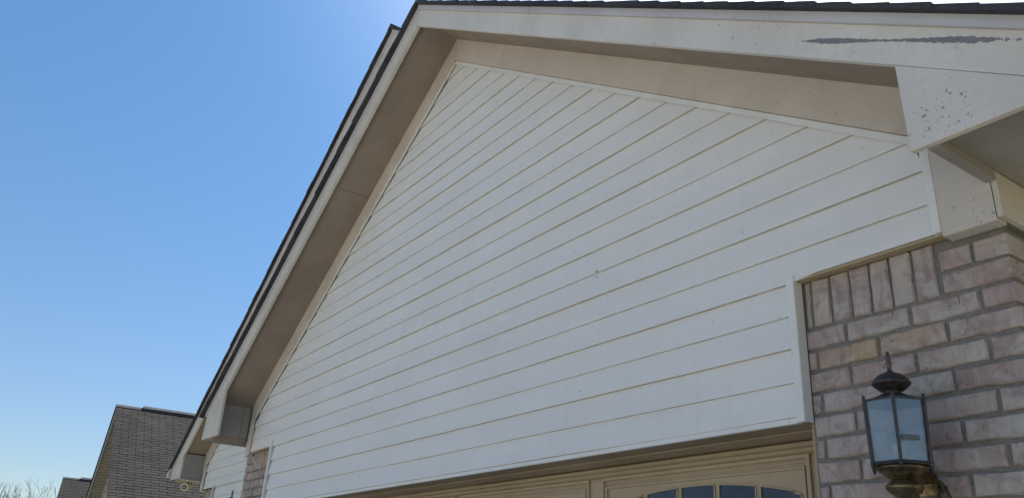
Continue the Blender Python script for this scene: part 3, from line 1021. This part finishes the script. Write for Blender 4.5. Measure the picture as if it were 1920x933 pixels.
roof(house, RX, RS, rdt + 0.0005, -8.52, -1.9, YF - 0.036, 8.2, 0.101, 'rear_roof', M_SHINGLE, back=1.4)
coreR = MB().box(-8.005, -7.56, YW + 0.0435, YW + 0.2, zg + 0.03, 0.372)
pillarR = obj('brick_pillar', coreR, M_MORTAR, house)
for k in range(7):
    a = -7.985 + k * 0.0605
    brick(a + 0.004, a + 0.0565, 0.235, 0.368, YW + 0.035, pillarR)
for k in range(8):
    z1 = 0.227 - k * 0.0646
    for q in range(3):
        a = -8.01 + q * 0.19 - (0.095 if k % 2 else 0)
        a0 = max(a, -8.01); a1 = min(a + 0.181, -7.565)
        if a1 - a0 > 0.03:
            brick(a0, a1, z1 - 0.055, z1, YW + 0.035, pillarR)
m = MB().box(-8.05, -7.99, YW + 0.1, 7.8, zg, 0.48)
obj('inner_wall', m, M_INSIDE, house)


# ------------------------------------------------------------------ wall lanterns
def lantern(cx, cy, ztip, rot, label, wall_y, sc=1.0):
    t = thing('wall_lantern', label, 'wall lamp', (cx, wall_y, ztip - 0.36), group='carriage lanterns on the brick pillars')
    z = ztip - 0.099      # shift so that heights below read as measured on the right lantern
    f = MB().lathe(cx, cy, [(0.0012, z + 0.099), (0.0040, z + 0.094), (0.0056, z + 0.084), (0.0060, z + 0.076), (0.0052, z + 0.070), (0.0085, z + 0.0675), (0.0085, z + 0.0655), (0.0055, z + 0.062), (0.0050, z + 0.050), (0.0085, z + 0.0465), (0.0090, z + 0.043), (0.0060, z + 0.040)], 14)
    obj('finial', f, M_COPPER, t, smooth=True)
    f = MB().lathe(cx, cy, [(0.012, z + 0.0435), (0.026, z + 0.038), (0.038, z + 0.0285), (0.0440, z + 0.0195), (0.0462, z + 0.0165), (0.0462, z + 0.0145), (0.0435, z + 0.012), (0.036, z + 0.004), (0.026, z - 0.003), (0.0185, z - 0.007), (0.020, z - 0.010)], 32)
    obj('cap_ball', f, M_BRONZE, t, smooth=True)
    # hexagonal roof, sweeping out to the eave
    hexa = [rot + k * math.pi / 3 for k in range(6)]
    m = MB()
    levels = [(0.019, z - 0.0085), (0.027, z - 0.0125), (0.043, z - 0.0195), (0.062, z - 0.027), (0.071, z - 0.0285), (0.0775, z - 0.0300), (0.0775, z - 0.0345), (0.070, z - 0.0350)]
    for r, zz in levels:
        for a in hexa:
            m.v.append((cx + r * math.cos(a), cy + r * math.sin(a), zz))
    for i in range(len(levels) - 1):
        for k in range(6):
            j = (k + 1) % 6
            m.f.append((i * 6 + k, i * 6 + j, (i + 1) * 6 + j, (i + 1) * 6 + k)); m.mi.append(0)
    m.f.append(tuple(range(6))); m.mi.append(0)
    m.f.append(tuple(range((len(levels) - 1) * 6, len(levels) * 6))); m.mi.append(0)
    obj('lantern_roof', m, M_BRONZE, t)
    zt_, zb = z - 0.0335, z - 0.1800
    rt, rb = 0.0765, 0.0720
    for k, a in enumerate(hexa):
        pt = Vector((cx + rt * math.cos(a), cy + rt * math.sin(a), zt_ + 0.006))
        pb = Vector((cx + rb * math.cos(a), cy + rb * math.sin(a), zb - 0.006))
        m = MB().tube(pt, pb, 0.0042, 0.0042, 6)
        m.lathe(pt.x, pt.y, [(0.001, pt.z + 0.0075), (0.0035, pt.z + 0.006), (0.0042, pt.z + 0.0035), (0.0030, pt.z + 0.001), (0.002, pt.z - 0.001)], 8)
        m.lathe(pb.x, pb.y, [(0.0045, pb.z + 0.002), (0.0048, pb.z - 0.004), (0.0030, pb.z - 0.0055), (0.0034, pb.z - 0.009), (0.001, pb.z - 0.011)], 8)
        obj('post', m, M_BRONZE, t)
        a2 = hexa[(k + 1) % 6]
        q = 0.965
        p0 = Vector((cx + rt * q * math.cos(a), cy + rt * q * math.sin(a), zt_)); p1 = Vector((cx + rt * q * math.cos(a2), cy + rt * q * math.sin(a2), zt_))
        p2 = Vector((cx + rb * q * math.cos(a2), cy + rb * q * math.sin(a2), zb)); p3 = Vector((cx + rb * q * math.cos(a), cy + rb * q * math.sin(a), zb))
        nrm = (p1 - p0).cross(p3 - p0).normalized() * 0.002
        m = MB().prism([p0, p1, p2, p3], nrm)
        obj('glass_pane', m, M_GLASS, t)
    # lower rim
    m = MB()
    lv = [(0.064, zb + 0.002), (0.0760, zb + 0.001), (0.0775, zb - 0.003), (0.0745, zb - 0.0065), (0.050, zb - 0.0075)]
    for r, zz in lv:
        for a in hexa:
            m.v.append((cx + r * math.cos(a), cy + r * math.sin(a), zz))
    for i in range(len(lv) - 1):
        for k in range(6):
            j = (k + 1) % 6
            m.f.append((i * 6 + k, i * 6 + j, (i + 1) * 6 + j, (i + 1) * 6 + k)); m.mi.append(0)
    m.f.append(tuple(range(6))); m.mi.append(0)
    m.f.append(tuple(range((len(lv) - 1) * 6, len(lv) * 6))); m.mi.append(0)
    obj('lower_rim', m, M_BRONZE, t)
    f = MB().lathe(cx, cy, [(0.060, z - 0.1875), (0.0585, z - 0.192), (0.052, z - 0.199), (0.0425, z - 0.2035), (0.041, z - 0.2065), (0.0345, z - 0.211), (0.0275, z - 0.2150), (0.0265, z - 0.2175)], 32)
    obj('base_cup', f, M_BRASS, t, smooth=True)
    f = MB().lathe(cx, cy, [(0.0265, z - 0.2172), (0.033, z - 0.2215), (0.0415, z - 0.2295), (0.0430, z - 0.2325), (0.0428, z - 0.235), (0.040, z - 0.2395), (0.032, z - 0.247), (0.021, z - 0.254), (0.011, z - 0.259), (0.009, z - 0.264), (0.010, z - 0.268), (0.004, z - 0.276)], 32)
    obj('base_ball', f, M_BRASS, t, smooth=True)
    f = MB().lathe(cx, cy, [(0.0150, zb + 0.048), (0.0160, zb + 0.046), (0.0160, zb + 0.002), (0.0180, zb + 0.001)], 18)
    obj('candle_sleeve', f, M_CANDLE, t, smooth=True)
    f = MB().lathe(cx, cy, [(0.002, zb + 0.092), (0.008, zb + 0.085), (0.0125, zb + 0.072), (0.0115, zb + 0.060), (0.0085, zb + 0.046)], 16)
    obj('bulb', f, M_GLASS, t, smooth=True)
    # strap arm: from under the rim back to the plate on the wall
    m = MB()
    dist = wall_y - cy
    path = [(-0.010, -0.188, ), (0.045, -0.187), (0.085, -0.190), (0.103, -0.196), (dist - 0.043, -0.214), (dist - 0.039, -0.240), (dist - 0.041, -0.300)]
    hw = 0.024
    for i in range(len(path) - 1):
        (a0, b0), (a1, b1) = path[i], path[i + 1]
        d = Vector((a1 - a0, b1 - b0)).normalized(); nn = Vector((-d.y, d.x)) * 0.0045
        m.prism([(cx - hw, cy + a0 + nn.x, z + b0 + nn.y), (cx - hw, cy + a1 + nn.x, z + b1 + nn.y), (cx - hw, cy + a1 - nn.x, z + b1 - nn.y), (cx - hw, cy + a0 - nn.x, z + b0 - nn.y)], (2 * hw, 0, 0))
    obj('arm', m, M_BRASS, t)
    # scroll between ball and plate
    m = MB()
    last = None
    for i in range(13):
        u = i / 12
        pt = Vector((cx, cy + 0.03 + u * (dist - 0.062), z - 0.232 - 0.030 * math.sin(u * math.pi) - 0.02 * u))
        if last is not None:
            m.tube(last, pt, 0.009, 0.009, 8)
        last = pt
    m.lathe(cx, cy + 0.05, [(0.004, z - 0.222), (0.013, z - 0.226), (0.016, z - 0.233), (0.013, z - 0.240), (0.004, z - 0.244)], 14)
    obj('scroll', m, M_BRASS, t, smooth=True)
    # oval wall plate
    m = MB()
    n_ = 28
    for (s_, yy) in ((1.0, wall_y - 0.001), (1.0, wall_y - 0.009), (0.90, wall_y - 0.016), (0.78, wall_y - 0.018), (0.70, wall_y - 0.024)):
        for k in range(n_):
            a = 2 * math.pi * k / n_
            m.v.append((cx + 0.036 * s_ * math.cos(a), yy, z - 0.275 + 0.080 * s_ * math.sin(a)))
    for i in range(4):
        for k in range(n_):
            j = (k + 1) % n_
            m.f.append((i * n_ + k, i * n_ + j, (i + 1) * n_ + j, (i + 1) * n_ + k)); m.mi.append(0)
    m.f.append(tuple(range(n_))); m.mi.append(0)
    m.f.append(tuple(range(4 * n_, 5 * n_))); m.mi.append(0)
    obj('wall_plate', m, M_BRASS, t, smooth=False)
    return t, hexa, rt, rb, zt_, zb


LX, LY = 0.3622, -0.12
view = math.atan2(-2.011 - LY, 1.477 - LX)
t1, hexa, rt, rb, zt_, zb = lantern(LX, LY, 0.099, view, 'bronze and brass carriage lantern with clear glass on the near right brick pillar', YB)
# the small maker's sticker inside the right-hand pane
a = hexa[0]; a2 = hexa[1]
p0 = Vector((LX + 0.0762 * math.cos(a), LY + 0.0762 * math.sin(a), 0)); p1 = Vector((LX + 0.0762 * math.cos(a2), LY + 0.0762 * math.sin(a2), 0))
if (p1 - p0).dot(Vector((1, 0, 0))) < 0:
    a2 = hexa[5]; p1 = Vector((LX + 0.0762 * math.cos(a2), LY + 0.0762 * math.sin(a2), 0))
q0 = p0.lerp(p1, 0.14); q1 = p0.lerp(p1, 0.70)
zc = -0.127
nrm = Vector((LX, LY, 0)) - (q0 + q1) / 2; nrm.z = 0; nrm = nrm.normalized()
m = MB().prism([Vector((q0.x, q0.y, zc - 0.006)), Vector((q1.x, q1.y, zc - 0.006)), Vector((q1.x, q1.y, zc + 0.006)), Vector((q0.x, q0.y, zc + 0.006))], nrm * 0.0004)
obj('sticker', m, M_STICKER, t1)
lantern(-4.917, -0.13, 0.1125, view + 0.3, 'lantern on the far left brick pillar, only its tip in view', YB)

# ------------------------------------------------------------------ small security camera under the far eave box
sc_ = thing('security_camera', 'small white security camera hanging under the farthest eave box', 'camera', (-8.20, 0.33, 0.40))
m = MB().tube((-8.20, 0.34, 0.4775), (-8.20, 0.34, 0.462), 0.034, 0.032, 16)
m.tube((-8.20, 0.34, 0.462), (-8.20, 0.33, 0.430), 0.013, 0.013, 10)
obj('bracket', m, M_PLASTIC, sc_)
dr = Vector((0.72, -0.62, -0.30)).normalized()
c0 = Vector((-8.195, 0.325, 0.418))
m = MB().tube(c0 - dr * 0.060, c0 + dr * 0.050, 0.042, 0.044, 20)
obj('body', m, M_PLASTIC, sc_, bevel=0.003)
m = MB().tube(c0 + dr * 0.0505, c0 + dr * 0.054, 0.027, 0.026, 18)
obj('lens', m, M_LENS, sc_)
m = MB().tube(c0 + dr * 0.0543, c0 + dr * 0.056, 0.010, 0.009, 14)
obj('lens_ring', m, M_PLASTIC, sc_)


# ------------------------------------------------------------------ neighbouring houses
def neighbour(name, label, ax, ay, az, rot, half_l, half_r, depth, detailed, s=0.66):
    t = thing(name, label, 'house', (ax, ay, -G), rot, local0=True)
    step = 0.100 / math.sqrt(1 + s * s)
    deck = MB()
    deck.xz([(0, az - 0.012), (half_r, az - 0.012 - s * half_r), (half_r, az - 0.10 - s * half_r), (0, az - 0.10)], 0.03, depth, 0)
    deck.xz([(0, az - 0.012), (-half_l, az - 0.012 - s * half_l), (-half_l, az - 0.10 - s * half_l), (0, az - 0.10)], 0.03, depth, 0)
    rf = obj('roof', deck, M_NUNDER, t)
    tab = 0.292
    base_tab = None
    stuff = MB()
    cnt = 0
    ncourse = int(half_r / step)
    for k in range(ncourse):
        xt = 0.03 + k * step
        o0 = (k % 2) * tab / 2
        j = -1
        while o0 + j * tab < depth:
            y0 = max(o0 + j * tab + 0.0050, 0.0); y1 = min(o0 + (j + 1) * tab - 0.0050, depth)
            j += 1
            if y1 - y0 < 0.03:
                continue
            a = (xt, az - s * xt - 0.010); c = (xt + step + 0.004, az - s * (xt + step + 0.004) - 0.010)
            poly = [a, c, (c[0] + 0.003, c[1] + 0.0085), (a[0] + 0.001, a[1] + 0.0030)]
            if detailed and k < 46 and y0 < 2.3 and cnt < 299:
                full = y0 > 0.001
                if full:
                    if base_tab is None:
                        mb = MB().xz([(p_[0] - a[0], p_[1] - a[1]) for p_ in poly], 0.0, tab - 0.0100)
                        base_tab = mb.mesh('shingle', M_NSHINGLE)
                    link('shingle', base_tab, (a[0], y0, a[1] + rng.uniform(-0.0012, 0.0012)), rf)
                else:
                    obj('shingle', MB().xz(poly, y0, y1), M_NSHINGLE, rf)
                cnt += 1
            else:
                stuff.xz(poly, y0, y1)
    st_ = obj('shingle_field', stuff, M_NSHINGLE, rf)
    st_['kind'] = 'stuff'
    ls = MB()
    for k in range(int(half_l / step)):
        xt = 0.02 + k * step
        a = (-xt, az - s * xt - 0.010); c = (-xt - step, az - s * (xt + step) - 0.010)
        ls.xz([a, c, (c[0], c[1] + 0.0095), (a[0], a[1] + 0.0035)], 0.0, depth)
    st_ = obj('shingle_field', ls, M_NSHINGLE, rf)
    st_['kind'] = 'stuff'
    # ridge caps: a raised dark ridge that starts a little behind the rake
    cap = MB()
    for y0, y1, up in ((0.0, 0.55, 0.006), (0.55, depth, 0.050)):
        cap.xz([(-0.11, az + up - 0.066), (0, az + up), (0.11, az + up - 0.066), (0.11, az - 0.085), (0, az - 0.014), (-0.11, az - 0.085)], y0, y1)
    obj('ridge_cap', cap, M_SHINGLE, rf)
    # rake boards
    for x1, nm in ((-half_l, 'rake_fascia'), (half_r, 'rake_fascia')):
        z1 = az - s * abs(x1)
        obj(nm, MB().xz([(0, az - 0.030), (x1, z1 - 0.030), (x1, z1 - 0.18), (0, az - 0.18)], 0.025, 0.05), M_NFASCIA, t)
        obj('drip_edge', MB().xz([(0, az - 0.011), (x1, z1 - 0.011), (x1, z1 - 0.030), (0, az - 0.030)], 0.008, 0.05), M_SHINGLE, t)
    yw = 0.34
    # soffit of narrow slats across the overhang
    k = 0
    sof = part('soffit', (-half_l / 2, 0.25, az - 0.15 - s * half_l / 2), t)
    ns = int(half_l / 0.085)
    for k in range(ns):
        xa0 = -k * 0.085; xb0 = xa0 - 0.070
        obj('soffit_slat', MB().xz([(xa0, az - 0.150 + s * xa0), (xb0, az - 0.150 + s * xb0), (xb0, az - 0.142 + s * xb0), (xa0, az - 0.142 + s * xa0)], 0.052, yw), M_NSOFFIT, sof)
    obj('soffit_panel', MB().xz([(0, az - 0.150), (half_r, az - 0.150 - s * half_r), (half_r, az - 0.14 - s * half_r), (0, az - 0.14)], 0.052, yw), M_NSOFFIT, t)
    obj('soffit_backing', MB().xz([(0, az - 0.141), (-half_l, az - 0.141 - s * half_l), (-half_l, az - 0.135 - s * half_l), (0, az - 0.135)], 0.052, yw), M_NUNDER, t)
    # gable wall of lapped siding
    body = MB().xz([(-half_l + 0.4, zg), (half_r - 0.4, zg), (half_r - 0.4, az - 0.15 - s * (half_r - 0.4)), (0, az - 0.15), (-half_l + 0.4, az - 0.15 - s * (half_l - 0.4))], yw + 0.02, depth - 0.3)
    wl = obj('wall', body, M_NSIDING, t)
    zz = az - 0.15 - 2.6
    lap = 0.115
    while zz < az - 0.30:
        hw0 = (az - 0.19 - zz) / s
        hw1 = max((az - 0.19 - zz - lap) / s, 0.0)
        l0, l1 = min(hw0, half_l - 0.45), min(hw1, half_l - 0.45)
        r0, r1 = min(hw0, half_r - 0.45), min(hw1, half_r - 0.45)
        m = MB()
        m.v = [(-l0, yw - 0.014, zz), (r0, yw - 0.014, zz), (r1, yw - 0.002, zz + lap), (-l1, yw - 0.002, zz + lap), (-l0, yw + 0.019, zz), (r0, yw + 0.019, zz), (r1, yw + 0.019, zz + lap), (-l1, yw + 0.019, zz + lap)]
        m.f = [(0, 1, 2, 3), (4, 7, 6, 5), (0, 4, 5, 1), (3, 2, 6, 7), (0, 3, 7, 4), (1, 5, 6, 2)]; m.mi = [0] * 6
        obj('siding_board', m, M_NSIDING, wl)
        zz += lap
    tr = MB()
    for sg, hl in ((-1, half_l - 0.45), (1, half_r - 0.45)):
        tr.xz([(0, az - 0.165), (sg * hl, az - 0.165 - s * hl), (sg * hl, az - 0.205 - s * hl), (0, az - 0.205)], yw - 0.03, yw - 0.015)
    obj('frieze_board', tr, M_TRIM, t)
    # boxed return at the foot of the left rake with brick below
    zb_ = az - 0.18 - s * half_l
    obj('eave_return_board', MB().xz([(-half_l, zb_), (-half_l + 0.45, zb_ - 0.04), (-half_l + 0.45, zb_ + s * 0.45 - 0.001), (-half_l, zb_ + 0.001)], 0.027, 0.05), M_FASCIA, t)
    obj('eave_box_side', MB().box(-half_l + 0.44, -half_l + 0.45, 0.051, yw, zb_ - 0.04, zb_ + s * 0.45 + 0.02), M_BOX, t)
    obj('eave_soffit', MB().box(-half_l, -half_l + 0.44, 0.051, yw, zb_ - 0.04, zb_ - 0.03), M_BOX, t)
    obj('eave_fascia', MB().box(half_r - 0.02, half_r, 0.03, depth, az - s * half_r - 0.26, az - s * half_r - 0.03), M_FASCIA, t)
    return t


n1 = neighbour('neighbour_house', 'neighbouring house with brown-grey shingle roof beyond the white gable', -18.01, 0.89, 2.89, R(-5), 2.95, 4.9, 10.0, True)
n2 = neighbour('neighbour_house', 'farthest house, only its small dark roof peak showing beside the bare trees', -31.17, 1.756, 2.50, R(-8), 2.95, 5.0, 10.0, False)


# ------------------------------------------------------------------ bare winter trees
def tree(label, x, y, top, seed, spread, lean=0.0, levels=6, trunk_r=0.16, fork=0.42):
    r = random.Random(seed)
    t = thing('bare_tree', label, 'tree', (x, y, -G), group='bare trees beyond the roofs')
    H = top + G
    trunk, limbs, twigs = MB(), MB(), MB()

    def grow(p, d, ln, rad, lev):
        mb = trunk if lev == 0 else (limbs if lev < 4 else twigs)
        n = 3 if lev < 4 else 2
        for i in range(n):
            d2 = (d + Vector((r.uniform(-1, 1), r.uniform(-1, 1), r.uniform(-0.5, 1))) * (0.12 + 0.03 * lev)).normalized()
            q = p + d2 * ln / n
            r2 = rad * (1 - 0.22 / n * (i + 1)) if i < n else rad
            mb.tube(p, q, rad, max(r2, 0.0075), 7 if lev == 0 else (5 if lev < 4 else 3), cap=False)
            p, d, rad = q, d2, max(r2, 0.0075)
            if 0 < lev < levels and r.random() < (0.55 if lev < 3 else 0.48):
                side = d.orthogonal().normalized()
                side.rotate(Matrix.Rotation(r.uniform(0, 6.28), 3, d))
                dd = (d * 0.75 + side * spread * 0.9 + Vector((0, 0, 0.25))).normalized()
                grow(p, dd, ln * r.uniform(0.5, 0.75), rad * 0.55, lev + 1)
        if lev < levels:
            kids = 3 if lev in (0, 1, 2) else 2
            a0 = r.uniform(0, 6.28)
            for i in range(kids):
                side = d.orthogonal().normalized()
                side.rotate(Matrix.Rotation(a0 + i * 6.28 / kids + r.uniform(-0.4, 0.4), 3, d))
                dd = (d + side * spread * r.uniform(0.55, 1.0) + Vector((0, 0, 0.22))).normalized()
                grow(p, dd, ln * r.uniform(0.66, 0.86), rad * r.uniform(0.55, 0.68), lev + 1)

    grow(Vector((x, y, -G)), Vector((lean, lean * 0.5, 1)).normalized(), H * fork, trunk_r, 0)
    # fit the whole tree to its height
    zmax = max(v[2] for mb in (trunk, limbs, twigs) for v in mb.v)
    k = H / (zmax + G)
    for mb in (trunk, limbs, twigs):
        mb.v = [(x + (vx - x) * k, y + (vy - y) * k, -G + (vz + G) * k) for vx, vy, vz in mb.v]
    obj('trunk', trunk, M_BARK, t, fix=False)
    cr = obj('crown', limbs, M_BARK, t, fix=False)
    tw = obj('twigs', twigs, M_BARK, cr, fix=False)
    tw['kind'] = 'stuff'
    return t


tree('bushy bare tree at the left edge, leaning right', -43.4, 0.05, 3.30, 11, 0.40, 0.05, 5, 0.13, 0.30)
tree('thin bare tree between the bushy one and the wide one', -44.6, 1.80, 3.15, 5, 0.25, 0.0, 5, 0.07, 0.45)
tree('wide bare tree standing against the farthest roof', -43.3, 2.55, 3.45, 23, 0.50, 0.0, 5, 0.15, 0.32)
